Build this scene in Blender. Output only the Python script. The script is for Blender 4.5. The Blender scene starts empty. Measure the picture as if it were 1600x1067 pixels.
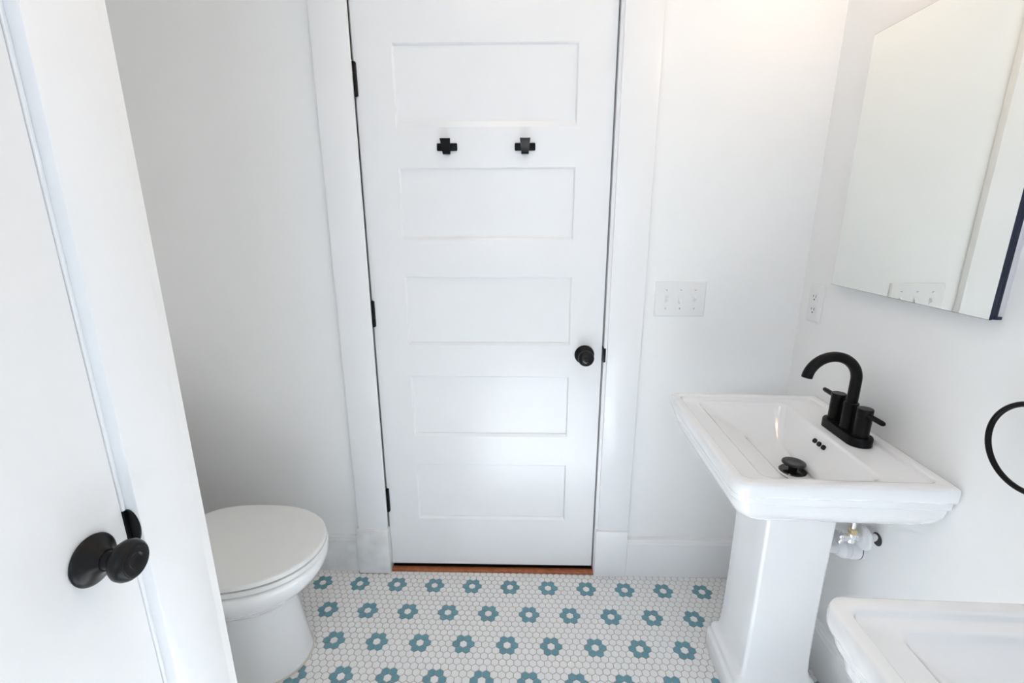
import bpy, bmesh, math, random
from mathutils import Vector, Matrix
random.seed(7)
SC = bpy.context.scene
COL = SC.collection
PI = math.pi

# ------------------------------------------------------------------ camera
cam_d = bpy.data.cameras.new('camera')
cam = bpy.data.objects.new('camera', cam_d); COL.objects.link(cam)
F_PX, PITCH, YAW, ROLL = 731.964, 0.25949, -0.022412, -0.0011365
CAM = Vector((0.49407, -1.52003, 1.31205))
fwd = Vector((math.sin(YAW)*math.cos(PITCH), math.cos(YAW)*math.cos(PITCH), -math.sin(PITCH)))
right0 = Vector((math.cos(YAW), -math.sin(YAW), 0)); up0 = right0.cross(fwd)
right = math.cos(ROLL)*right0 + math.sin(ROLL)*up0
up = -math.sin(ROLL)*right0 + math.cos(ROLL)*up0
cam.matrix_world = Matrix(((right.x, up.x, -fwd.x, CAM.x), (right.y, up.y, -fwd.y, CAM.y),
                           (right.z, up.z, -fwd.z, CAM.z), (0, 0, 0, 1)))
cam_d.sensor_fit = 'HORIZONTAL'; cam_d.sensor_width = 36.0
cam_d.lens = F_PX*36.0/1600.0; cam_d.clip_start = 0.02
SC.camera = cam

def project(x, y, z):
    d = Vector((x, y, z)) - CAM
    k = d.dot(fwd)
    return 800 + F_PX*d.dot(right)/k, 533.5 - F_PX*d.dot(up)/k, k

# ------------------------------------------------------------------ exposure, sky, sun, lamps
SC.view_settings.view_transform = 'Standard'
SC.view_settings.look = 'None'
SC.view_settings.gamma = 1.0
SC.view_settings.use_curve_mapping = False
SC.view_settings.exposure = 0.19
SC.cycles.max_bounces = 12
SC.cycles.diffuse_bounces = 8
SC.cycles.sample_clamp_indirect = 30.0

wd = bpy.data.worlds.new('sky'); SC.world = wd; wd.use_nodes = True
wd.node_tree.nodes['Background'].inputs['Color'].default_value = (0.66, 0.81, 1.0, 1)
wd.node_tree.nodes['Background'].inputs['Strength'].default_value = 4.6

REAR = -3.60                                   # inner face of the wall behind the camera
WIN = (0.24, 0.96, 0.95, 2.11)                 # window opening in that wall: x0, x1, z0, z1

def lamp(name, kind, loc, energy, color=(1, 1, 1), rot=None, **kw):
    l = bpy.data.lights.new(name, kind); l.energy = energy; l.color = color
    for k, v in kw.items(): setattr(l, k, v)
    o = bpy.data.objects.new(name, l); COL.objects.link(o); o.location = loc
    if rot: o.rotation_euler = rot
    return o

sun_dir = Vector((0.0, 1.0, -0.68)).normalized()
sun = lamp('sun', 'SUN', (0.5, -4.0, 4.0), 26.0, (0.90, 0.945, 1.0), angle=0.009)
sun.rotation_euler = sun_dir.to_track_quat('-Z', 'Y').to_euler()
port = lamp('window_portal', 'AREA', ((WIN[0]+WIN[1])/2, REAR-0.13, (WIN[2]+WIN[3])/2), 1.0,
            rot=(PI/2, 0, 0), shape='RECTANGLE', size=WIN[1]-WIN[0], size_y=WIN[3]-WIN[2])
port.data.cycles.is_portal = True
ceil_lamp = lamp('ceiling_lamp', 'AREA', (0.40, -0.85, 2.40), 2.3, (1.0, 0.84, 0.64), rot=(0, 0, 0), shape='DISK', size=0.35)
vanity_lamp = lamp('vanity_lamp', 'POINT', (1.26, -0.42, 2.02), 2.0, (1.0, 0.70, 0.44), shadow_soft_size=0.06)

# ------------------------------------------------------------------ materials
def mat(name, col, rough=0.5, metal=0.0, noise=None, bump=None, coat=0.0, spec=None):
    """noise=(scale, amount, second colour); bump=(scale, strength)"""
    m = bpy.data.materials.new(name); m.use_nodes = True
    nt = m.node_tree; b = nt.nodes['Principled BSDF']
    b.inputs['Base Color'].default_value = (*col, 1)
    b.inputs['Roughness'].default_value = rough
    b.inputs['Metallic'].default_value = metal
    if coat: b.inputs['Coat Weight'].default_value = coat; b.inputs['Coat Roughness'].default_value = 0.05
    if spec is not None: b.inputs['Specular IOR Level'].default_value = spec
    geo = nt.nodes.new('ShaderNodeNewGeometry')
    if noise:
        n = nt.nodes.new('ShaderNodeTexNoise'); n.inputs['Scale'].default_value = noise[0]
        n.inputs['Detail'].default_value = 4
        nt.links.new(geo.outputs['Position'], n.inputs['Vector'])
        r = nt.nodes.new('ShaderNodeValToRGB')
        r.color_ramp.elements[0].position = 0.35; r.color_ramp.elements[1].position = 0.68
        r.color_ramp.elements[0].color = (*col, 1)
        c2 = noise[2]
        r.color_ramp.elements[1].color = tuple(col[i]*(1-noise[1]) + c2[i]*noise[1] for i in range(3)) + (1,)
        nt.links.new(n.outputs['Fac'], r.inputs['Fac'])
        nt.links.new(r.outputs['Color'], b.inputs['Base Color'])
    if bump:
        n = nt.nodes.new('ShaderNodeTexNoise'); n.inputs['Scale'].default_value = bump[0]
        n.inputs['Detail'].default_value = 3
        nt.links.new(geo.outputs['Position'], n.inputs['Vector'])
        bp = nt.nodes.new('ShaderNodeBump'); bp.inputs['Strength'].default_value = bump[1]
        bp.inputs['Distance'].default_value = 0.002
        nt.links.new(n.outputs['Fac'], bp.inputs['Height'])
        nt.links.new(bp.outputs['Normal'], b.inputs['Normal'])
    return m

M_WALL = mat('wall_paint', (0.905, 0.905, 0.90), 0.55, noise=(3.0, 0.5, (0.89, 0.89, 0.885)), bump=(260, 0.05))
M_TRIM = mat('trim_paint', (0.905, 0.905, 0.91), 0.28, noise=(9.0, 0.5, (0.89, 0.89, 0.895)), bump=(90, 0.05))
M_SCUFF = mat('scuffed_trim_paint', (0.88, 0.88, 0.88), 0.38, noise=(14.0, 0.55, (0.60, 0.59, 0.57)), bump=(90, 0.05))
M_CEIL = mat('ceiling_paint', (0.86, 0.86, 0.86), 0.7)
M_PORC = mat('porcelain', (0.89, 0.89, 0.895), 0.07, coat=0.6)
M_SEAT = mat('toilet_seat_plastic', (0.80, 0.80, 0.785), 0.30)
M_BLACK = mat('matte_black_metal', (0.004, 0.004, 0.0045), 0.28, spec=0.18)
M_BRONZE = mat('dark_bronze_metal', (0.005, 0.005, 0.0055), 0.28, spec=0.25)
M_RUB = mat('rubbed_edge_bronze', (0.16, 0.11, 0.08), 0.35, metal=0.6)
M_GLOSS = mat('polished_black', (0.006, 0.006, 0.007), 0.10, spec=0.5)
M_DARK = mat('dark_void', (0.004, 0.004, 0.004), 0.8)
M_TILE = mat('white_tile', (0.86, 0.855, 0.85), 0.25, noise=(45.0, 0.5, (0.79, 0.785, 0.775)))
M_TEAL = mat('teal_tile', (0.150, 0.340, 0.410), 0.25, noise=(45.0, 0.7, (0.125, 0.275, 0.335)))
M_GROUT = mat('grout', (0.42, 0.385, 0.345), 0.9, noise=(9.0, 0.8, (0.42, 0.30, 0.19)))
M_WOOD = mat('threshold_wood', (0.42, 0.135, 0.05), 0.35, noise=(60.0, 0.8, (0.27, 0.07, 0.02)))
M_PLATE = mat('plate_plastic', (0.845, 0.845, 0.84), 0.30)
M_CHROME = mat('chrome', (0.85, 0.85, 0.86), 0.12, metal=1.0)
M_BRASS = mat('brass_nut', (0.72, 0.58, 0.36), 0.25, metal=1.0)
M_PVC = mat('white_pvc', (0.80, 0.80, 0.82), 0.35)
M_RUBBER = mat('dark_rubber', (0.05, 0.04, 0.05), 0.6)
M_MIRROR = mat('mirror_silver', (0.88, 0.89, 0.85), 0.0, metal=1.0)
M_NAVY = mat('anodised_navy', (0.018, 0.026, 0.05), 0.25, metal=0.3)
M_ALU = mat('brushed_aluminium', (0.78, 0.77, 0.82), 0.3, metal=0.8)
M_CAULK = mat('caulk', (0.62, 0.58, 0.52), 0.7)

# ------------------------------------------------------------------ mesh helpers
def tag(o, label=None, cat=None, group=None, kind=None):
    if label: o['label'] = label
    if cat: o['category'] = cat
    if group: o['group'] = group
    if kind: o['kind'] = kind
    return o

def empty(name, loc=(0, 0, 0), rz=0.0):
    o = bpy.data.objects.new(name, None); COL.objects.link(o)
    o.location = loc; o.rotation_euler = (0, 0, rz); o.empty_display_size = 0.05
    return o

def obj(name, bm, m, parent=None, smooth=None, loc=None):
    """link a bmesh as one mesh object; smooth = crease angle in degrees"""
    bmesh.ops.recalc_face_normals(bm, faces=bm.faces)
    if smooth is not None:
        a = math.radians(smooth)
        for f in bm.faces: f.smooth = True
        for e in bm.edges:
            if len(e.link_faces) == 2: e.smooth = e.calc_face_angle(0) < a
    me = bpy.data.meshes.new(name); bm.to_mesh(me); bm.free()
    for mm in (m if isinstance(m, (list, tuple)) else [m]): me.materials.append(mm)
    o = bpy.data.objects.new(name, me); COL.objects.link(o)
    if parent: o.parent = parent
    if loc: o.location = loc
    return o

def box(bm, x0, x1, y0, y1, z0, z1, bev=0.0, seg=2):
    r = bmesh.ops.create_cube(bm, size=1.0)
    vs = r['verts']
    for v in vs:
        v.co = ((x0+x1)/2 + v.co.x*(x1-x0), (y0+y1)/2 + v.co.y*(y1-y0), (z0+z1)/2 + v.co.z*(z1-z0))
    if bev:
        es = {e for v in vs for e in v.link_edges}
        bmesh.ops.bevel(bm, geom=list(es), offset=bev, segments=seg, affect='EDGES', profile=0.5)
    return bm

def bx(name, m, parent, x0, x1, y0, y1, z0, z1, bev=0.0, seg=2):
    return obj(name, box(bmesh.new(), x0, x1, y0, y1, z0, z1, bev, seg), m, parent, 40 if bev else None)

def rings(bm, loops, cap0=True, cap1=True, close=False):
    """skin a list of equally long vertex loops"""
    vs = [[bm.verts.new(p) for p in lp] for lp in loops]
    n = len(vs[0])
    pairs = list(zip(vs[:-1], vs[1:])) + ([(vs[-1], vs[0])] if close else [])
    for a, b in pairs:
        for i in range(n):
            j = (i+1) % n
            try: bm.faces.new((a[i], a[j], b[j], b[i]))
            except ValueError: pass
    if cap0 and not close: bm.faces.new(vs[0])
    if cap1 and not close: bm.faces.new(vs[-1])
    return bm

def frame_to(axis):
    a = Vector(axis).normalized()
    h = Vector((0, 0, 1)) if abs(a.z) < 0.9 else Vector((1, 0, 0))
    u = h.cross(a).normalized(); return u, a.cross(u), a

def lathe(bm, prof, origin=(0, 0, 0), axis=(0, 0, 1), n=32):
    """prof = [(radius, height along the axis)]"""
    u, w, a = frame_to(axis); o = Vector(origin)
    loops = []
    for r, h in prof:
        r = max(r, 1e-5)
        loops.append([o + a*h + (u*math.cos(2*PI*k/n) + w*math.sin(2*PI*k/n))*r for k in range(n)])
    return rings(bm, loops)

def tube(bm, pts, r, n=16, close=False):
    pts = [Vector(p) for p in pts]; N = len(pts)
    if not hasattr(r, '__len__'): r = [r]*N
    loops = []; prev = None
    for i, p in enumerate(pts):
        if close: t = pts[(i+1) % N] - pts[i-1]
        else: t = pts[min(i+1, N-1)] - pts[max(i-1, 0)]
        t.normalize()
        if prev is None: u, w, _ = frame_to(t)
        else:
            u = (prev - t*prev.dot(t)).normalized(); w = t.cross(u)
        prev = u
        loops.append([p + (u*math.cos(2*PI*k/n) + w*math.sin(2*PI*k/n))*r[i] for k in range(n)])
    return rings(bm, loops, close=close)

def rrect(x0, x1, y0, y1, r, z, seg=8, side=10, rear=None):
    """rounded rectangle loop with a fixed vertex count; z may be a function of (x, y)"""
    r = max(min(r, (x1-x0)/2*0.999, (y1-y0)/2*0.999), 1e-4)
    q_ = r if rear is None else rear
    cs = [(x1-r, y1-r, 0, r), (x0+r, y1-r, PI/2, r), (x0+q_, y0+q_, PI, q_), (x1-q_, y0+q_, 3*PI/2, q_)]
    out = []
    for c in range(4):
        cx, cy, a0, rr = cs[c]
        for k in range(seg+1):
            a = a0 + PI/2*k/seg
            out.append((cx + rr*math.cos(a), cy + rr*math.sin(a)))
        nx, ny, na, nr = cs[(c+1) % 4]
        p = out[-1]; q = (nx + nr*math.cos(na), ny + nr*math.sin(na))
        for k in range(1, side):
            t = k/side; out.append((p[0] + (q[0]-p[0])*t, p[1] + (q[1]-p[1])*t))
    zf = z if callable(z) else (lambda x, y: z)
    return [(x, y, zf(x, y)) for x, y in out]

def quads_mesh(bm, pts, faces):
    vs = [bm.verts.new(p) for p in pts]
    for f in faces: bm.faces.new([vs[i] for i in f])
    return bm

# ------------------------------------------------------------------ the room
TH = 0.032159; XC = 1.39657                     # the right wall runs 1.8 degrees out of square
def WP(u, n, z): return Vector((XC - u*math.sin(TH) - n*math.cos(TH), -u*math.cos(TH) + n*math.sin(TH), z))
WROT = PI/2 - TH                               # local x runs along the right wall towards the back, local y into the room
XL = -0.80; XD = -0.058; CEIL = 2.46; DW = 0.762

def setting(name, bm, m, label, cat, parent=None, smooth=None):
    o = obj(name, bm, m, parent, smooth)
    return tag(o, label, cat, None, 'structure')

floor = setting('floor', box(bmesh.new(), -0.92, 1.62, REAR-0.15, 0.24, -0.12, -0.0012), M_GROUT,
                'floor of small white hexagonal tiles with teal flower rosettes', 'floor')
setting('ceiling', box(bmesh.new(), -0.92, 1.62, REAR-0.15, 0.24, CEIL, CEIL+0.1), M_CEIL,
        'flat white ceiling above the bathroom', 'ceiling')
JL, JR = -0.0030, 0.7665                         # clear opening between the jambs
bm = bmesh.new()
box(bm, XL, JL-0.018, 0.0, 0.12, -0.0012, CEIL); box(bm, JR+0.018, 1.50, 0.0, 0.12, -0.0012, CEIL)
box(bm, JL-0.018, JR+0.018, 0.0, 0.12, 2.06, CEIL)
setting('wall_back', bm, M_WALL, 'white painted wall around the five panel door', 'wall')
setting('light_seal_back', box(bmesh.new(), -0.3, 1.1, 0.20, 0.24, -0.0012, CEIL), M_DARK, 'added black panel sealing out light behind the closed door', 'wall')  # unseen black box, back and two sides, added so no sky light leaks in
setting('light_seal_side', box(bmesh.new(), -0.3, -0.26, 0.12, 0.20, -0.0012, CEIL), M_DARK, 'added black side panel of the light seal by the hinges', 'wall')
setting('light_seal_end', box(bmesh.new(), 1.06, 1.1, 0.12, 0.20, -0.0012, CEIL), M_DARK, 'added black side panel of the light seal by the latch', 'wall')
r_w = empty('wall_right', (XC, 0, 0), WROT)
bm = box(bmesh.new(), -3.85, 0.05, -0.12, 0.0, -0.0012, CEIL)
bpy.data.objects.remove(r_w)
wr = setting('wall_right', bm, M_WALL, 'white painted wall behind the pedestal sinks and mirror', 'wall')
wr.location = (XC, 0, 0); wr.rotation_euler = (0, 0, WROT)
setting('wall_alcove', box(bmesh.new(), XL-0.12, XL, REAR, 0.12, -0.0012, CEIL), M_WALL, 'white end wall behind the toilet tank', 'wall')
LJ0, LJ1 = -0.962, -1.742                       # left door opening along y
bm = bmesh.new()
box(bm, XD-0.12, XD, LJ0+0.018, -0.820, -0.0012, CEIL); box(bm, XD-0.12, XD, REAR, LJ1-0.018, -0.0012, CEIL)
box(bm, XD-0.12, XD, LJ1-0.018, LJ0+0.018, 2.06, CEIL)
setting('wall_left', bm, M_WALL, 'white wall on the left holding the plain closet door', 'wall')
setting('wall_partition', box(bmesh.new(), XL, XD-0.12, -0.94, -0.820, -0.0012, CEIL), M_WALL, 'white partition between toilet alcove and closet', 'wall')
bm = bmesh.new()
box(bm, XL, WIN[0], REAR-0.15, REAR, -0.0012, CEIL); box(bm, WIN[1], 1.60, REAR-0.15, REAR, -0.0012, CEIL)
box(bm, WIN[0], WIN[1], REAR-0.15, REAR, -0.0012, WIN[2]); box(bm, WIN[0], WIN[1], REAR-0.15, REAR, WIN[3], CEIL)
setting('wall_rear', bm, M_WALL, 'white wall behind the camera with one window', 'wall')
w1 = tag(empty('window_1', (0, REAR-0.075, 0)), 'white sash window in the wall behind the camera', 'window', None, 'structure')
bm = bmesh.new()
for a in ((WIN[0], WIN[0]+0.03, WIN[2], WIN[3]), (WIN[1]-0.03, WIN[1], WIN[2], WIN[3]),
          (WIN[0]+0.03, WIN[1]-0.03, WIN[2], WIN[2]+0.03), (WIN[0]+0.03, WIN[1]-0.03, WIN[3]-0.03, WIN[3])):
    box(bm, a[0], a[1], -0.02, 0.02, a[2], a[3])
obj('window_frame', bm, M_TRIM, w1)
bx('muntin', M_TRIM, w1, (WIN[0]+WIN[1])/2-0.011, (WIN[0]+WIN[1])/2+0.011, -0.012, 0.012, WIN[2]+0.03, WIN[3]-0.03)
bx('meeting_rail', M_TRIM, w1, WIN[0]+0.03, WIN[1]-0.03, -0.018, 0.018, (WIN[2]+WIN[3])/2-0.014, (WIN[2]+WIN[3])/2+0.014)

# hexagonal mosaic ------------------------------------------------------
PIT = 0.1391858/6; RT = -0.0117136; OX, OY = -0.242373, -0.0820725
HR = (PIT-0.0015)/math.sqrt(3)                  # circumradius of one tile
def hexa(bm, cx, cy, rot, mi=0, top=0.0, skirt=True):
    lo, up_ = [], []
    for k in range(6):
        a = PI/6 + k*PI/3 + rot
        c, s = math.cos(a), math.sin(a)
        lo.append(bm.verts.new((cx+HR*c, cy+HR*s, -0.0011)))
        up_.append(bm.verts.new((cx+(HR-0.0007)*c, cy+(HR-0.0007)*s, top)))
    for k in range(6):
        f = bm.faces.new((lo[k], lo[(k+1) % 6], up_[(k+1) % 6], up_[k])); f.material_index = mi
    f = bm.faces.new(up_); f.material_index = mi
BLUE = {(1, 0), (5, 0), (0, 1), (0, 5), (1, 5), (5, 1)}
SEEN = [(462, 948), (470, 930), (503, 893), (925, 897), (1135, 910), (1132, 940), (1112, 1005), (1130, 1066), (440, 1066), (478, 1012)]
def inside(px, py):
    c = False; n = len(SEEN)
    for i in range(n):
        x1, y1 = SEEN[i]; x2, y2 = SEEN[i-1]
        if (y1 > py) != (y2 > py) and px < (x2-x1)*(py-y1)/(y2-y1)+x1: c = not c
    return c
tiles = []
cr, sr = math.cos(RT), math.sin(RT)
for b in range(-4, 182):
    for a in range(-165, 90):
        lx = (a + b*0.5)*PIT; ly = -b*PIT*0.8660254
        x = OX + cr*lx - sr*ly; y = OY + sr*lx + cr*ly
        if not (XL+0.012 < x < XC-0.006+y*math.sin(TH)-0.004 and REAR+0.012 < y < (-0.022 if -0.125 < x < 0.89 else -0.013)): continue
        if x < XD and y < -0.815: continue
        if y > -0.034 and -0.125 < x < 0.0: continue
        tiles.append((x, y, (a % 6, b % 6) in BLUE))
vis = []
for i, (x, y, bl) in enumerate(tiles):
    px, py, k = project(x, y, 0)
    if k > 0.1 and inside(px, py): vis.append((-(py), i))
vis.sort(); single = {i for _, i in vis[:300]}
proto = {}
for bl in (False, True):
    bm = bmesh.new(); hexa(bm, 0, 0, RT)
    me = bpy.data.meshes.new('teal_hexagonal_tile' if bl else 'white_hexagonal_tile'); bmesh.ops.recalc_face_normals(bm, faces=bm.faces); bm.to_mesh(me); bm.free()
    me.materials.append(M_TEAL if bl else M_TILE); proto[bl] = me
bm = bmesh.new()
for i, (x, y, bl) in enumerate(tiles):
    if i in single:
        o = bpy.data.objects.new('tile', proto[bl]); COL.objects.link(o); o.parent = floor
        o.location = (x, y, random.uniform(-0.00015, 0.00015))
        if bl: o['label'] = 'teal hexagonal tile of a flower rosette'
    else:
        hexa(bm, x, y, RT, 1 if bl else 0, random.uniform(-0.00015, 0.00015))
tag(obj('tile_field', bm, [M_TILE, M_TEAL], floor), None, None, None, 'stuff')

# trim around the back door ---------------------------------------------
def trim(name, m, x0, x1, y0, y1, z0, z1, label, cat, bev=0.002):
    return setting(name, box(bmesh.new(), x0, x1, y0, y1, z0, z1, bev), m, label, cat, smooth=40)
CF = -0.025                                    # face of the casing
trim('trim_1', M_TRIM, -0.112, JL, CF, 0.0, 0.188, 2.06, 'white flat casing board on the hinge side of the panelled door', 'door casing')
trim('trim_2', M_TRIM, 0.776, 0.885, CF, 0.0, 0.196, 2.06, 'white flat casing board on the latch side of the panelled door', 'door casing')
trim('trim_3', M_TRIM, -0.13, 0.905, CF, 0.0, 2.06, 2.18, 'white head casing above the panelled door', 'door casing')
trim('trim_4', M_SCUFF, -0.122, JL+0.002, -0.034, 0.0, 0.0005, 0.188, 'scuffed white plinth block below the hinge side casing', 'plinth block', 0.004)
trim('trim_5', M_TRIM, 0.768, 0.886, -0.034, 0.0, 0.0005, 0.196, 'clean white plinth block below the latch side casing', 'plinth block', 0.004)
bm = bmesh.new()
box(bm, JL-0.018, JL, -0.014, 0.12, 0.0005, 2.042); box(bm, JL-0.001, JL+0.012, 0.038, 0.07, 0.0005, 2.042)
setting('trim_6', bm, M_TRIM, 'white hinge side jamb of the panelled door', 'door jamb')
bm = bmesh.new()
box(bm, JR, JR+0.018, -0.016, 0.12, 0.0005, 2.042); box(bm, JR-0.012, JR+0.001, 0.038, 0.07, 0.0005, 2.042)
setting('trim_7', bm, M_TRIM, 'white latch side jamb of the panelled door', 'door jamb')
setting('trim_8', box(bmesh.new(), JL, JR, 0.0, 0.12, 2.042, 2.06), M_TRIM, 'white head jamb above the panelled door', 'door jamb')
bm = bmesh.new()
prof = [(-0.021, -0.001), (-0.021, 0.004), (-0.0185, 0.008), (-0.013, 0.0098), (-0.004, 0.0098), (0.003, 0.0065), (0.006, -0.001)]
rings(bm, [[(x, y, z) for y, z in prof] for x in (JL+0.002, JR-0.0005)])
setting('trim_9', bm, M_WOOD, 'reddish brown wooden threshold under the panelled door', 'threshold', smooth=35)

setting('door_gap_shade', box(bmesh.new(), JL, JR, 0.0065, 0.20, -0.001, 0.001), M_DARK, 'added black sheet for the shade under the door, behind the threshold', 'floor')  # shade in the gap under the door, put in as a black sheet
def baseboard(name, length, thick, h, label, m=M_TRIM):
    """runs along local +x, face towards local -y"""
    pr = [(0, 0.0005), (-thick, 0.0005), (-thick, h-0.016), (-thick+0.003, h-0.012), (-thick+0.004, h-0.003), (-thick+0.006, h), (0, h)]
    bm = bmesh.new(); rings(bm, [[(x, y, z) for y, z in pr] for x in (0, length)])
    return setting(name, bm, m, label, 'baseboard', smooth=25)
o = baseboard('baseboard_back', 0.885-0.004+0.53, 0.028, 0.156, 'white baseboard between the latch side plinth block and the sink corner'); o.location = (0.886, 0, 0)
bm = o.data
for vtx in bm.vertices:
    if vtx.co.x > 0.1: vtx.co.x = XC-0.886-0.001
o = baseboard('baseboard_left', -0.122-XL, 0.020, 0.150, 'white baseboard between the toilet alcove and the hinge side plinth block', M_SCUFF); o.location = (XL, 0, 0)
o = baseboard('baseboard_right', 3.54, 0.020, 0.150, 'white baseboard along the wall below the pedestal sinks'); o.location = WP(0.03, 0, 0); o.rotation_euler = (0, 0, WROT+PI)
# (local -y of the rotated board must face the room)

# back door ---------------------------------------------------------------
door = tag(empty('door_1', (0, 0, 0)), 'white five panel door with black robe hooks and knob', 'door', None, 'structure')
DT = 0.035; XP0, XP1 = 0.111, 0.654
PAN = [(0.2205, 0.4475), (0.5585, 0.7845), (0.8945, 1.1250), (1.2405, 1.4590), (1.5730, 1.7985)]
bx('stile', M_TRIM, door, -0.0012, XP0, 0.0, DT, 0.022, 2.036)
bx('stile', M_TRIM, door, XP1, DW, 0.0, DT, 0.022, 2.036)
zs = [0.022] + [z for p in PAN for z in p] + [2.036]
for k in range(0, len(zs), 2):
    bx('rail', M_TRIM, door, XP0, XP1, 0.0, DT, zs[k], zs[k+1])
for kp, (z0, z1) in enumerate(PAN):                              # recessed flat panel with its sloped sticking
    bm = bmesh.new(); s, sb, d = 0.004, (0.010, 0.011, 0.009, 0.008, 0.017)[kp], 0.008
    o0 = [(XP0, 0, z0), (XP1, 0, z0), (XP1, 0, z1), (XP0, 0, z1)]
    o1 = [(XP0+s, 0.0045, z0+sb), (XP1-s, 0.0045, z0+sb), (XP1-s, 0.0045, z1-s), (XP0+s, 0.0045, z1-s)]
    o2 = [(x, d, z) for x, _, z in o1]
    rings(bm, [o0, o1, o2], cap0=False, cap1=True)
    obj('panel', bm, M_TRIM, door)
for zc, hh in ((1.7035, 0.0448), (1.002, 0.0425), (0.3005, 0.0455)):
    bm = bmesh.new()
    lathe(bm, [(0.0, -hh-0.003), (0.0045, -hh-0.002), (0.0068, -hh), (0.0068, -hh/3), (0.0062, -hh/3+0.0006), (0.0068, -hh/3+0.0012), (0.0068, hh/3), (0.0062, hh/3+0.0006),
               (0.0068, hh/3+0.0012), (0.0068, hh), (0.0045, hh+0.002), (0.0, hh+0.003)], (-0.001, -0.0062, zc), n=16)
    h = obj('hinge', bm, M_BLACK, door, 40)
    bx('hinge_leaf', M_BLACK, h, 0.0018, 0.0055, -0.0012, 0.004, zc-hh, zc+hh)
bm = bmesh.new()
box(bm, JR-0.0032, JR+0.0060, -0.0176, 0.020, 0.842, 0.890, 0.0012); obj('strike_plate', bm, M_BLACK, door, 40)

def knob_set(parent, origin, axis, privacy):
    ro = obj('knob_rose', lathe(bmesh.new(), [(0.0, 0.0), (0.0325, 0.0), (0.0330, 0.002), (0.0322, 0.004), (0.029, 0.0062), (0.022, 0.0105), (0.0165, 0.0155), (0.0135, 0.020), (0.0, 0.020)], origin, axis, 48), M_BRONZE, parent, 35)
    pk = [(0.0, 0.019), (0.0125, 0.019), (0.0112, 0.024), (0.0118, 0.029), (0.0165, 0.0335), (0.0225, 0.0375), (0.0258, 0.0425), (0.0265, 0.0475), (0.0252, 0.0525), (0.0228, 0.0560), (0.0205, 0.0575)]
    if not privacy: pk += [(0.0192, 0.0572), (0.0185, 0.0578), (0.0150, 0.0585), (0.0105, 0.0578), (0.0085, 0.0562), (0.0, 0.0555)]
    else: pk += [(0.0190, 0.0568), (0.0180, 0.0575), (0.0110, 0.0595), (0.0085, 0.0595), (0.0080, 0.0575), (0.0, 0.0575)]
    kn = obj('door_knob', lathe(bmesh.new(), pk, origin, axis, 48), M_BRONZE, ro, 28)
    if privacy:
        bt = obj('privacy_button', lathe(bmesh.new(), [(0.0, 0.057), (0.006, 0.057), (0.006, 0.061), (0.005, 0.062), (0.0, 0.062)], origin, axis, 24), M_GLOSS, parent, 35)
        bt['label'] = 'small glossy privacy button in the knob centre'
        obj('knob_ring', lathe(bmesh.new(), [(0.0236, 0.0390), (0.0248, 0.0398), (0.0254, 0.0412), (0.0250, 0.0418), (0.0236, 0.0400)], origin, axis, 48), M_RUB, parent, 35)
    return kn
knob_set(door, (0.7035, -0.0005, 0.8640), (0, -1, 0), True)

# closet door on the left ---------------------------------------------------
d2 = tag(empty('door_2', (XD, LJ0, 0)), 'plain white closet door on the left with a dark round knob', 'door', None, 'structure')
bx('door_slab', M_TRIM, d2, -0.033, 0.002, LJ1-LJ0+0.004, -0.0072, 0.012, 2.036, 0.0015)
knob_set(d2, (0.0022, -0.0610, 0.8880), (1, 0, 0), False)
bm = bmesh.new()                                # rounded lip of the strike, on the jamb face
pts = [(0.0135*math.cos(a)+0.0035, 0.0275*math.sin(a)) for a in [(-PI/2 + PI*k/14) for k in range(15)]]
pts = [(-0.020, -0.0275)] + pts + [(-0.020, 0.0275)]
rings(bm, [[(x, -0.0015-t, 0.892+z) for x, z in pts] for t in (-0.0025, 0.0006)])
obj('strike_plate', bm, M_BLACK, d2, 30)
bx('latch_bolt', M_BLACK, d2, -0.026, 0.0030, -0.0069, -0.0005, 0.8645, 0.9195, 0.001)
bm = bmesh.new()
box(bm, XD-0.12, XD, LJ0, LJ0+0.018, 0.0005, 2.042); box(bm, XD-0.08, XD-0.040, LJ0-0.012, LJ0+0.001, 0.0005, 2.042); box(bm, XD-0.02, XD+0.0022, LJ0-0.0052, LJ0+0.001, 0.0005, 2.042, 0.0018)
setting('trim_10', bm, M_TRIM, 'white latch side jamb of the closet door', 'door jamb')
setting('trim_11', box(bmesh.new(), XD-0.12, XD, LJ1-0.018, LJ1, 0.0005, 2.042), M_TRIM, 'white hinge side jamb of the closet door', 'door jamb')
setting('trim_12', box(bmesh.new(), XD-0.12, XD, LJ1, LJ0, 2.042, 2.06), M_TRIM, 'white head jamb of the closet door', 'door jamb')
bm = bmesh.new(); box(bm, XD, XD+0.0185, LJ0+0.0005, -0.8585, 0.0005, 2.06, 0.002)
setting('trim_13', bm, M_TRIM, 'white casing board between the closet door and the toilet alcove', 'door casing', smooth=40)
bm = bmesh.new(); box(bm, XD, XD+0.0185, LJ1-0.105, LJ1-0.0005, 0.0005, 2.06, 0.002)
setting('trim_14', bm, M_TRIM, 'white casing board on the hinge side of the closet door', 'door casing', smooth=40)
bm = bmesh.new(); box(bm, XD, XD+0.0185, LJ1-0.105, -0.8585, 2.06, 2.16, 0.002)
setting('trim_15', bm, M_TRIM, 'white head casing above the closet door', 'door casing', smooth=40)

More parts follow.
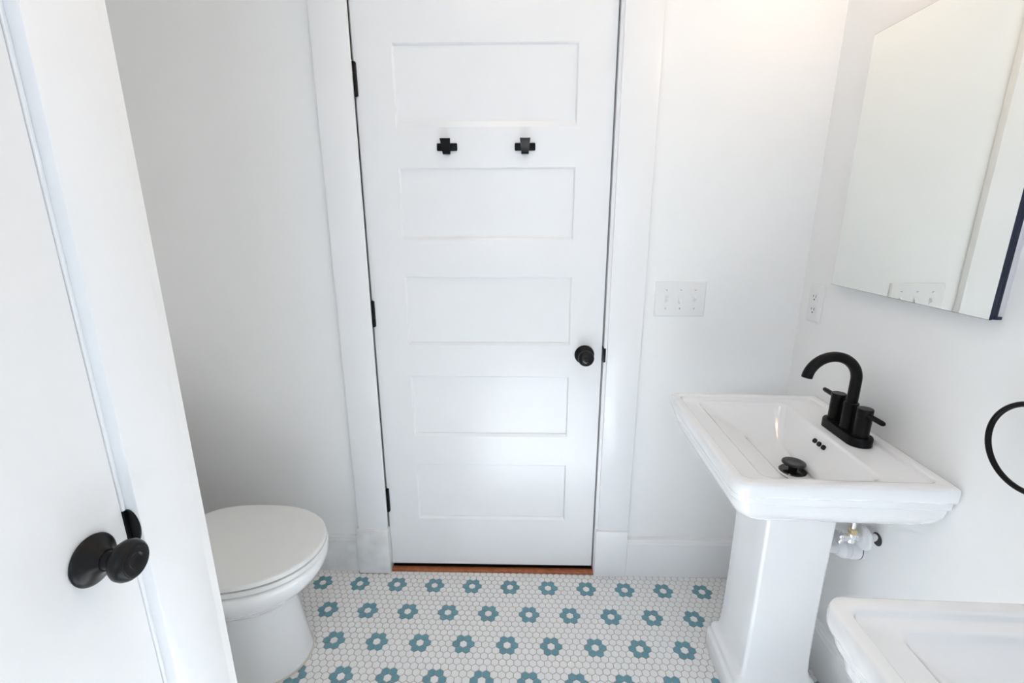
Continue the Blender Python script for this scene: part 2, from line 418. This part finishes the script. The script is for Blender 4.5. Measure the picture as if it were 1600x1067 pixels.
# robe hooks ---------------------------------------------------------------
for name, xh, lab in (('robe_hook', 0.2640, 'black robe hook on the white door, the one nearer the hinges'),
                      ('robe_hook', 0.5000, 'black robe hook on the white door, the one nearer the knob')):
    h = tag(empty(name, (xh, -0.0003, 1.517)), lab, 'hook', 'black robe hooks on the panelled door')
    bx('mounting_plate', M_BLACK, h, -0.0312, 0.0312, -0.006, 0.0, -0.0112, 0.0112, 0.003, 3)
    bm = bmesh.new()                            # tongue: out from the foot of the plate, then up and wider
    loops = []
    for y, z, w, t in ((-0.003, -0.009, 0.0105, 0.004), (-0.006, -0.016, 0.0106, 0.004), (-0.012, -0.0200, 0.0108, 0.004), (-0.019, -0.0195, 0.0111, 0.004), (-0.025, -0.0130, 0.0118, 0.0038),
                       (-0.032, 0.003, 0.0136, 0.0034), (-0.037, 0.0150, 0.0150, 0.003), (-0.040, 0.0195, 0.0154, 0.003)):
        loops.append((y, z, w, t))
    secs = []
    for i, (y, z, w, t) in enumerate(loops):
        a = loops[max(i-1, 0)]; c = loops[min(i+1, len(loops)-1)]
        ty, tz = c[0]-a[0], c[1]-a[1]; L = math.hypot(ty, tz); ny, nz = tz/L, -ty/L
        secs.append([(-w, y+ny*t/2, z+nz*t/2), (w, y+ny*t/2, z+nz*t/2), (w, y-ny*t/2, z-nz*t/2), (-w, y-ny*t/2, z-nz*t/2)])
    rings(bm, secs); obj('hook_tongue', bm, M_BLACK, h, 30)
    

# switch and outlet ----------------------------------------------------------
sw = tag(empty('light_switch', (1.0059, -0.0003, 1.0540)), 'white triple toggle light switch plate right of the panelled door', 'light switch')
bm = bmesh.new()
rings(bm, [rrect(-0.081, 0.081, -0.057, 0.057, 0.003, 0.0, 3, 2), rrect(-0.081, 0.081, -0.057, 0.057, 0.003, 0.0035, 3, 2), rrect(-0.0775, 0.0775, -0.0535, 0.0535, 0.003, 0.0062, 3, 2)])
for v in bm.verts: v.co = (v.co.x, -v.co.z, v.co.y)
obj('switch_plate', bm, M_PLATE, sw, 25)
for k, upd in ((-1, 1), (0, -1), (1, 1)):
    cx = k*0.046
    bm = bmesh.new(); box(bm, cx-0.0062, cx+0.0062, -0.0072, -0.0058, -0.0132, 0.0132); 
    sl = obj('toggle_slot', bm, M_PLATE, sw)
    bm = bmesh.new()
    z0, z1 = (-0.004, 0.011) if upd > 0 else (-0.011, 0.004)
    rings(bm, [[(cx-0.0048, -0.006, -0.0115*1), (cx+0.0048, -0.006, -0.0115), (cx+0.0048, -0.006, 0.0115), (cx-0.0048, -0.006, 0.0115)],
               [(cx-0.0046, -0.0095, -0.0085+upd*0.003), (cx+0.0046, -0.0095, -0.0085+upd*0.003), (cx+0.0046, -0.0095, 0.0085+upd*0.003), (cx-0.0046, -0.0095, 0.0085+upd*0.003)],
               [(cx-0.004, -0.0165, z0+upd*0.004), (cx+0.004, -0.0165, z0+upd*0.004), (cx+0.004, -0.0165, z0+upd*0.004+0.006), (cx-0.004, -0.0165, z0+upd*0.004+0.006)]])
    obj('toggle', bm, M_PLATE, sw)
    for zz in (-0.030, 0.030):
        bm = lathe(bmesh.new(), [(0.0, 0.0), (0.0034, 0.0), (0.003, 0.0008), (0.0, 0.0012)], (cx, -0.0061, zz), (0, -1, 0), 12)
        s_ = obj('screw', bm, M_PLATE, sw, 40)
        a = random.uniform(0, PI)
        bm = box(bmesh.new(), -0.0028, 0.0028, -0.0005, 0.0004, -0.0005, 0.0005)
        bmesh.ops.rotate(bm, verts=bm.verts, cent=(0, 0, 0), matrix=Matrix.Rotation(a, 3, 'Y'))
        bmesh.ops.translate(bm, verts=bm.verts, vec=(cx, -0.0072, zz))
        obj('screw_slot', bm, M_DARK, s_)

ol = tag(empty('power_outlet', WP(0.0835, 0.0003, 1.0560), WROT), 'white double power outlet on the wall beside the mirror', 'outlet')
bm = bmesh.new()
rings(bm, [rrect(-0.0355, 0.0355, -0.057, 0.057, 0.003, 0.0, 3, 2), rrect(-0.0355, 0.0355, -0.057, 0.057, 0.003, 0.0035, 3, 2), rrect(-0.032, 0.032, -0.0535, 0.0535, 0.003, 0.0062, 3, 2)])
for v in bm.verts: v.co = (v.co.x, v.co.z, v.co.y)
obj('outlet_plate', bm, M_PLATE, ol, 25)
for zc in (0.0195, -0.0195):
    bm = bmesh.new(); rings(bm, [rrect(-0.0165, 0.0165, -0.0140, 0.0140, 0.008, t, 4, 1) for t in (0.005, 0.0075)])
    for v in bm.verts: v.co = (v.co.x, v.co.z, v.co.y+zc)
    rc = obj('receptacle', bm, M_PLATE, ol, 30)
    for xx, hh in ((-0.0064, 0.0042), (0.0064, 0.0034)):
        bx('slot', M_DARK, rc, xx-0.0011, xx+0.0011, 0.0066, 0.0078, zc+0.0025-hh, zc+0.0025+hh)
    obj('ground_hole', lathe(bmesh.new(), [(0, 0), (0.0026, 0), (0.0026, 0.0012), (0, 0.0012)], (0, 0.0066, zc-0.0080), (0, 1, 0), 12), M_DARK, rc)
obj('screw', lathe(bmesh.new(), [(0, 0), (0.0032, 0), (0.0028, 0.0008), (0, 0.0012)], (0, 0.0061, 0), (0, 1, 0), 12), M_PLATE, ol, 40)

# mirrored cabinet -----------------------------------------------------------
MU0, MU1, MZ0, MZ1, MN = 0.1822, 0.6621, 1.1284, 1.7482, 0.0260
mc = tag(empty('mirror_cabinet', WP((MU0+MU1)/2, 0.0003, MZ0), WROT), 'frameless mirrored cabinet on the wall above the first sink', 'mirror')
hw = (MU1-MU0)/2; mh = MZ1-MZ0
bx('cabinet_body', M_ALU, mc, -hw+0.002, hw-0.004, 0.0, 0.0105, 0.004, mh-0.004, 0.001)
bx('door_frame', M_NAVY, mc, -hw+0.0008, hw-0.0008, 0.0110, 0.0165, 0.001, mh-0.001, 0.0008)
bx('frame_rail', M_NAVY, mc, -hw+0.0003, hw-0.0003, 0.0172, 0.0212, 0.0005, mh-0.0005, 0.0008)
bx('glass_edge', M_NAVY, mc, -hw, hw, 0.0216, MN-0.0007, 0.0, mh)
bm = bmesh.new(); quads_mesh(bm, [(-hw+0.0006, MN-0.0004, 0.0006), (hw-0.0006, MN-0.0004, 0.0006), (hw-0.0006, MN-0.0004, mh-0.0006), (-hw+0.0006, MN-0.0004, mh-0.0006),
                                 (-hw+0.0006, MN-0.0008, 0.0006), (hw-0.0006, MN-0.0008, 0.0006), (hw-0.0006, MN-0.0008, mh-0.0006), (-hw+0.0006, MN-0.0008, mh-0.0006)],
                           [(3, 2, 1, 0), (4, 5, 6, 7), (0, 1, 5, 4), (1, 2, 6, 5), (2, 3, 7, 6), (3, 0, 4, 7)])
obj('mirror_glass', bm, M_MIRROR, mc)
bx('hinge_foot', M_NAVY, mc, -hw-0.0015, -hw+0.012, 0.0045, 0.0170, 0.0005, 0.0065, 0.001)

# towel ring ------------------------------------------------------------------
tr = tag(empty('towel_ring', WP(0.814, 0.0003, 1.040), WROT), 'round black towel ring on the wall right of the first sink', 'towel ring')
bm = bmesh.new()
tube(bm, [(0.0725*math.cos(a), 0.050, -0.0925+0.0725*math.sin(a)) for a in [2*PI*k/72 for k in range(72)]], 0.0046, 14, close=True)
obj('ring', bm, M_BLACK, tr, 60)
obj('wall_rose', lathe(bmesh.new(), [(0, 0), (0.026, 0), (0.026, 0.006), (0.023, 0.008), (0, 0.008)], (0, 0, 0), (0, 1, 0), 40), M_BLACK, tr, 40)
bm = lathe(bmesh.new(), [(0, 0.007), (0.0095, 0.007), (0.0095, 0.056), (0.008, 0.058), (0, 0.058)], (0, 0, 0), (0, 1, 0), 24)
obj('post', bm, M_BLACK, tr, 40)
bx('ring_holder', M_BLACK, tr, -0.006, 0.006, 0.044, 0.056, -0.026, -0.004, 0.002)

# pedestal sinks ---------------------------------------------------------------
def loftline(keys, m):
    """subdivide between key rings so the smooth shading stays even"""
    return keys
def make_sink(u_c, label):
    s = tag(empty('pedestal_sink', WP(u_c, 0.0005, 0), WROT), label, 'sink', 'white rectangular pedestal sinks')
    W2, D, Z = 0.254, 0.4415, 0.787
    L = []
    def R(wx, y0, y1, r, z, rear=None): L.append(rrect(-wx, wx, y0, y1, r, z, 8, 12, rear))
    # under the bowl, outwards and up
    for k in range(0, 9):
        t = k/8*PI/2
        wx = 0.085 + (0.237-0.085)*math.sin(t); yf = 0.285 + (0.424-0.285)*math.sin(t); yb = 0.075 + (0.002-0.075)*math.sin(t)
        R(wx, yb, yf, 0.035+0.001*math.sin(t), 0.633 + (0.727-0.633)*(1-math.cos(t)), 0.035 - 0.031*math.sin(t)**2)
    R(0.2385, 0.002, 0.4255, 0.036, 0.7305, 0.004)
    R(0.2425, 0.002, 0.4300, 0.034, 0.7315, 0.004)
    R(0.2440, 0.002, 0.4315, 0.034, 0.7350, 0.004)
    R(0.2445, 0.002, 0.4320, 0.034, 0.7490, 0.004)
    R(0.2450, 0.002, 0.4325, 0.034, 0.7510, 0.004)
    R(0.2495, 0.002, 0.4370, 0.033, 0.7520, 0.004)
    R(0.2520, 0.002, 0.4395, 0.033, 0.7550, 0.004)
    R(0.2535, 0.002, 0.4410, 0.033, 0.7600, 0.004)
    R(0.2540, 0.002, 0.4415, 0.033, 0.7700, 0.004)
    R(0.2538, 0.002, 0.4413, 0.033, 0.7800, 0.004)
    R(0.2525, 0.003, 0.4400, 0.032, 0.7842, 0.004)
    R(0.2495, 0.005, 0.4370, 0.030, 0.7865, 0.004)
    R(0.2460, 0.008, 0.4335, 0.028, Z, 0.004)
    R(0.2330, 0.024, 0.4205, 0.020, Z)
    R(0.2300, 0.027, 0.4175, 0.018, 0.7862)
    R(0.2280, 0.029, 0.4155, 0.017, 0.7835)
    R(0.2262, 0.031, 0.4137, 0.016, 0.7785)
    R(0.2240, 0.033, 0.4115, 0.015, 0.7772)
    # deck, then the basin: shallow slope at the front, steep at the back
    R(0.2120, 0.112, 0.3720, 0.022, 0.7765)
    R(0.2090, 0.116, 0.3690, 0.024, 0.7755)
    R(0.2062, 0.119, 0.3660, 0.026, 0.7728)
    R(0.2040, 0.1205, 0.3635, 0.027, 0.7690)
    def sl(z_b, z_f, y0, y1): return lambda x, y: z_b + (z_f-z_b)*max(0.0, min(1.0, (y-y0)/(y1-y0)))
    for t in (0.12, 0.28, 0.45, 0.62, 0.78, 0.90, 1.0):
        wx = 0.2040 - (0.2040-0.112)*(t**1.2); y0 = 0.1205 + 0.038*t**1.1; y1 = 0.3635 - 0.097*t
        L.append(rrect(-wx, wx, y0, y1, 0.027, sl(0.7690-0.082*t, 0.7690-0.050*t, y0, y1), 8, 12))
    for t in (0.2, 0.4, 0.6, 0.8, 0.93, 1.0):
        wx = 0.112*(1-t) + 0.034*t; y0 = 0.1585*(1-t) + 0.151*t; y1 = 0.2665*(1-t) + 0.219*t
        q = t*(2-t)
        L.append(rrect(-wx-0.0, wx, y0, y1, 0.027*(1-t)+0.033*t, sl(0.687-0.013*q, 0.719-0.045*q, y0, y1), 8, 12))
    bm = bmesh.new(); rings(bm, L)
    for v in bm.verts: v.co.x *= 1.02
    obj('basin', bm, M_PORC, s, 75)
    # pedestal: chamfered column on a stepped foot
    P = []
    def Q(wx, y0, y1, r, z): P.append(rrect(-wx, wx, y0, y1, r, z, 5, 4))
    for wx, y0, y1, r, z in ((0.118, 0.075, 0.306, 0.030, 0.0005), (0.119, 0.074, 0.307, 0.030, 0.020), (0.119, 0.074, 0.307, 0.030, 0.052), (0.117, 0.076, 0.305, 0.029, 0.058),
                             (0.112, 0.080, 0.300, 0.026, 0.063), (0.110, 0.082, 0.298, 0.025, 0.066), (0.110, 0.082, 0.298, 0.025, 0.078), (0.108, 0.084, 0.296, 0.024, 0.083),
                             (0.102, 0.088, 0.290, 0.020, 0.088), (0.097, 0.092, 0.285, 0.016, 0.092), (0.092, 0.097, 0.281, 0.012, 0.100), (0.0885, 0.101, 0.2775, 0.010, 0.115),
                             (0.0870, 0.104, 0.2750, 0.009, 0.16), (0.0860, 0.106, 0.2730, 0.009, 0.30), (0.0865, 0.106, 0.2730, 0.009, 0.45), (0.0880, 0.106, 0.2745, 0.009, 0.56), (0.0890, 0.106, 0.2760, 0.009, 0.634)):
        Q(wx, y0, y1, r, z)
    bm = bmesh.new(); rings(bm, P); obj('pedestal', bm, M_PORC, s, 40)
    # pop-up drain
    dz = 0.6722; dc = (0.0, 0.184)
    fl = obj('drain_flange', lathe(bmesh.new(), [(0, 0.0), (0.032, 0.0), (0.0325, 0.0025), (0.030, 0.005), (0.014, 0.0055), (0.0, 0.0055)], (*dc, dz), n=36), M_GLOSS, s, 40)
    obj('drain_stopper', lathe(bmesh.new(), [(0, 0.004), (0.010, 0.004), (0.010, 0.021), (0.026, 0.0222), (0.0285, 0.0240), (0.0275, 0.0268), (0.022, 0.0284), (0.016, 0.0276), (0, 0.0272)], (*dc, dz), n=36), M_GLOSS, fl, 35)
    for k in (-1, 0, 1):                        # overflow holes in the back slope
        ax = Vector((0, 0.86, 0.50))
        obj('overflow_hole', lathe(bmesh.new(), [(0, -0.004), (0.0062, -0.004), (0.0062, 0.0010), (0, 0.0008)], (k*0.0188, 0.1305, 0.7520), ax, 20), M_DARK, s, 40)
    return s
make_sink(0.4185, 'white pedestal sink below the mirrored cabinet, shown whole')
make_sink(1.2240, 'white pedestal sink cut off in the near right corner')

def make_faucet(u_c, label):
    f = tag(empty('faucet', WP(u_c, 0.0675, 0.7772), WROT), label, 'faucet', 'black bathroom faucets')
    bm = bmesh.new()
    rings(bm, [rrect(-0.0765, 0.0765, -0.0285, 0.0285, 0.0284, 0.0, 12, 4), rrect(-0.0765, 0.0765, -0.0285, 0.0285, 0.0284, 0.0195, 12, 4), rrect(-0.0750, 0.0750, -0.0270, 0.0270, 0.0269, 0.0220, 12, 4)])
    obj('base_plate', bm, M_BLACK, f, 35)
    for sg in (-1, 1):
        h = obj('handle', lathe(bmesh.new(), [(0, 0.0215), (0.0178, 0.0215), (0.0178, 0.0245), (0.0168, 0.0250), (0.0168, 0.068), (0.0162, 0.0686), (0.0162, 0.0696), (0.0168, 0.0702), (0.0168, 0.0915), (0.0158, 0.0930), (0, 0.0932)], (sg*0.051, 0, 0), n=36), M_BLACK, f, 35)
        pts = [(sg*(0.051+0.0150), 0, 0.0800), (sg*(0.051+0.030), 0, 0.0803), (sg*(0.051+0.055), 0, 0.0808), (sg*(0.051+0.0605), 0, 0.0809), (sg*(0.051+0.0635), 0, 0.0810), (sg*(0.051+0.0645), 0, 0.0810)]
        obj('lever', tube(bmesh.new(), pts, [0.0062, 0.0062, 0.0062, 0.0058, 0.0042, 0.0015], 14), M_BLACK, h, 40)
    obj('spout_collar', lathe(bmesh.new(), [(0, 0.0215), (0.0175, 0.0215), (0.0162, 0.0260), (0.0162, 0.0870), (0.0150, 0.0885), (0, 0.0885)], n=36), M_BLACK, f, 35)
    pts = [(0, 0, 0.085), (0, 0, 0.11), (0, 0, 0.135)]
    zc, r = 0.146, 0.0595
    pts += [(0, r - r*math.cos(a), zc + r*math.sin(a)) for a in [PI*k/30*0.97 for k in range(31)]]
    obj('spout', tube(bmesh.new(), pts, 0.0125, 24), M_BLACK, f, 50)
    return f
make_faucet(0.4149, 'matte black two handle faucet on the first sink')
make_faucet(1.2200, 'matte black two handle faucet on the near sink')

# plumbing under the first sink ------------------------------------------------
sv = tag(empty('shutoff_valve', WP(0.498, 0.0003, 0.5390), WROT), 'chrome shutoff valve with white wall flange beneath the first sink', 'valve')
fl = obj('wall_flange', lathe(bmesh.new(), [(0.0105, 0.030), (0.0300, 0.030), (0.0315, 0.033), (0.0290, 0.038), (0.0150, 0.041), (0.0105, 0.041)], (0, 0, 0), (0, 1, 0), 36), M_PVC, sv, 35)
fl['label'] = 'white plastic flange slid off the wall'
obj('stub_pipe', lathe(bmesh.new(), [(0, -0.002), (0.0098, -0.002), (0.0098, 0.045), (0, 0.045)], (0, 0, 0), (0, 1, 0), 24), M_CHROME, sv, 40)
obj('wall_hole', lathe(bmesh.new(), [(0, 0.0), (0.0165, 0.0), (0.0165, 0.0006), (0, 0.0006)], (-0.001, 0, -0.003), (0, 1, 0), 24), M_RUBBER, sv, 40)
vb = bmesh.new()
lathe(vb, [(0, 0.042), (0.0120, 0.042), (0.0120, 0.052), (0.0085, 0.054), (0.0085, 0.072), (0.0100, 0.073), (0.0100, 0.084), (0, 0.084)], (0, 0, 0), (0, 1, 0), 8)
lathe(vb, [(0, -0.013), (0.0090, -0.013), (0.0090, 0.012), (0, 0.012)], (0, 0.062, 0), (0, 0, 1), 20)
obj('valve_body', vb, M_CHROME, sv, 35)
obj('compression_nut', lathe(bmesh.new(), [(0, 0.011), (0.0105, 0.011), (0.0105, 0.024), (0.007, 0.026), (0, 0.026)], (0, 0.062, 0), (0, 0, 1), 6), M_BRASS, sv, 25)
obj('supply_tube', tube(bmesh.new(), [(0, 0.062, 0.024), (0, 0.062, 0.04), (0.001, 0.062, 0.055), (0.003, 0.062, 0.066)], 0.0055, 12), M_CHROME, sv, 50)
bm = bmesh.new(); u_, w_, a_ = frame_to((0, 1, 0)); lp = []
for hgt, sc in ((0.086, 0.85), (0.088, 1.0), (0.095, 1.0), (0.097, 0.85)):
    lp.append([Vector((0, hgt, 0)) + (u_*math.cos(2*PI*k/48) + w_*math.sin(2*PI*k/48))*(0.0150+0.0016*math.cos(8*2*PI*k/48))*sc for k in range(48)])
rings(bm, lp); lathe(bm, [(0, 0.083), (0.0055, 0.083), (0.0055, 0.0885), (0, 0.0885)], (0, 0, 0), (0, 1, 0), 16)
obj('valve_handle', bm, M_CHROME, sv, 35)

dp = tag(empty('drain_pipe', WP(0.4550, 0.0003, 0.4780), WROT), 'white plastic drain pipe from pedestal into the wall beneath the first sink', 'pipe')
obj('trap_arm', lathe(bmesh.new(), [(0, 0.001), (0.0165, 0.001), (0.0165, 0.1055), (0, 0.1055)], (0, 0, 0), (0, 1, 0), 28), M_PVC, dp, 40)
obj('slip_nut', lathe(bmesh.new(), [(0, 0.036), (0.0265, 0.036), (0.0285, 0.039), (0.0285, 0.052), (0.0255, 0.056), (0.0240, 0.060), (0.0185, 0.066), (0, 0.066)], (0, 0, 0), (0, 1, 0), 32), M_PVC, dp, 35)
obj('wall_coupling', lathe(bmesh.new(), [(0, 0.0), (0.0290, 0.0), (0.0300, 0.008), (0.0300, 0.030), (0.0280, 0.036), (0, 0.036)], (0, 0, 0), (0, 1, 0), 32), M_PVC, dp, 35)
obj('rubber_gasket', lathe(bmesh.new(), [(0.028, 0.0125), (0.0306, 0.0130), (0.0306, 0.0145), (0.028, 0.0150)], (0, 0, 0), (0, 1, 0), 32), M_RUBBER, dp, 35)

# toilet ---------------------------------------------------------------------
TY = -0.375
tl = tag(empty('toilet', (-0.55, TY, 0)), 'white toilet with closed lid in the alcove', 'toilet')
def seat_loop(xf, xb, w, z, n=64, sq=2.25):
    """elongated outline: rounded nose at xf (front, +x), squarer back at xb; local to x=-0.55"""
    out = []
    xm = xf - 0.235*(w/0.18)
    for k in range(n):
        a = 2*PI*k/n; c, s = math.cos(a), math.sin(a)
        if c >= 0: x = xm + (xf-xm)*abs(c)**(2/2.12); y = w*math.copysign(abs(s)**(2/2.12), s)
        else: x = xm - (xm-xb)*abs(c)**(2/3.2); y = w*math.copysign(abs(s)**(2/3.2), s)
        out.append((x+0.55, y, z))
    return out
FX = -0.082
bm = bmesh.new()
rings(bm, [seat_loop(FX-0.016, -0.525, 0.165, 0.3905), seat_loop(FX-0.0015, -0.531, 0.1795, 0.3906), seat_loop(FX, -0.533, 0.181, 0.3914), seat_loop(FX-0.0005, -0.533, 0.1805, 0.4010), seat_loop(FX-0.0008, -0.5325, 0.1802, 0.4030),
           seat_loop(FX-0.003, -0.531, 0.178, 0.4047), seat_loop(FX-0.008, -0.528, 0.173, 0.4055), seat_loop(FX-0.10, -0.45, 0.09, 0.4062)])
obj('lid', bm, M_SEAT, tl, 32)
bm = bmesh.new()
rings(bm, [seat_loop(FX-0.014, -0.517, 0.167, 0.3728), seat_loop(FX+0.0012, -0.522, 0.182, 0.3729), seat_loop(FX+0.0026, -0.522, 0.1832, 0.3738), seat_loop(FX+0.0018, -0.522, 0.1826, 0.3852), seat_loop(FX+0.0004, -0.522, 0.1814, 0.3863), seat_loop(FX-0.016, -0.517, 0.165, 0.3864)])
obj('seat', bm, M_SEAT, tl, 32)
for yy in (-0.075, 0.075):
    bm = lathe(bmesh.new(), [(0, -0.025), (0.013, -0.025), (0.013, 0.025), (0, 0.025)], (-0.535+0.55, yy, 0.393), (0, 1, 0), 20)
    obj('seat_hinge', bm, M_SEAT, tl, 40)
B = []
def bw(xf, xb, w, z): B.append(seat_loop(xf, xb, w, z))
for xf, xb, w, z in ((-0.160, -0.70, 0.124, 0.0008), (-0.162, -0.70, 0.123, 0.012), (-0.166, -0.70, 0.120, 0.040), (-0.175, -0.70, 0.114, 0.10), (-0.184, -0.70, 0.110, 0.16), (-0.189, -0.70, 0.109, 0.20),
                     (-0.189, -0.68, 0.110, 0.222), (-0.183, -0.66, 0.114, 0.236), (-0.168, -0.64, 0.126, 0.250), (-0.143, -0.62, 0.145, 0.268), (-0.118, -0.61, 0.163, 0.288), (-0.098, -0.60, 0.177, 0.310),
                     (-0.086, -0.60, 0.185, 0.330), (-0.081, -0.60, 0.1885, 0.346), (-0.081, -0.60, 0.1885, 0.356), (-0.083, -0.60, 0.187, 0.363), (-0.087, -0.60, 0.183, 0.3675), (-0.096, -0.59, 0.174, 0.3690), (-0.12, -0.58, 0.15, 0.3690)):
    bw(xf, xb, w, z)
bm = bmesh.new(); rings(bm, B); obj('bowl', bm, M_PORC, tl, 60)
bm = bmesh.new()
lo = [seat_loop(-0.160+d, -0.705, 0.124+d, z) for d, z in ((-0.004, 0.001), (0.0035, 0.001), (0.003, 0.004), (-0.002, 0.0062))]
rings(bm, lo); cb = obj('caulk_bead', bm, M_CAULK, tl, 60); cb['label'] = 'cream caulk line around the base'
bm = bmesh.new()
rings(bm, [rrect(-0.78+0.55, -0.60+0.55, -0.19, 0.19, 0.03, 0.3705, 6, 4), rrect(-0.785+0.55, -0.59+0.55, -0.205, 0.205, 0.03, 0.50, 6, 4), rrect(-0.788+0.55, -0.585+0.55, -0.215, 0.215, 0.03, 0.72, 6, 4)])
obj('tank', bm, M_PORC, tl, 50)
bm = bmesh.new()
rings(bm, [rrect(-0.793+0.55, -0.575+0.55, -0.222, 0.222, 0.032, z, 6, 4) for z in (0.7205, 0.745)] + [rrect(-0.785+0.55, -0.583+0.55, -0.214, 0.214, 0.026, 0.755, 6, 4)])
obj('tank_lid', bm, M_PORC, tl, 50)
bm = bmesh.new(); lathe(bm, [(0, 0), (0.014, 0), (0.014, 0.008), (0, 0.01)], (-0.5855+0.55, 0.15, 0.67), (1, 0, 0), 20)
tube(bm, [(-0.572+0.55, 0.15, 0.67), (-0.570+0.55, 0.12, 0.668), (-0.570+0.55, 0.08, 0.662)], [0.005, 0.005, 0.006], 10)
obj('flush_lever', bm, M_CHROME, tl, 40)
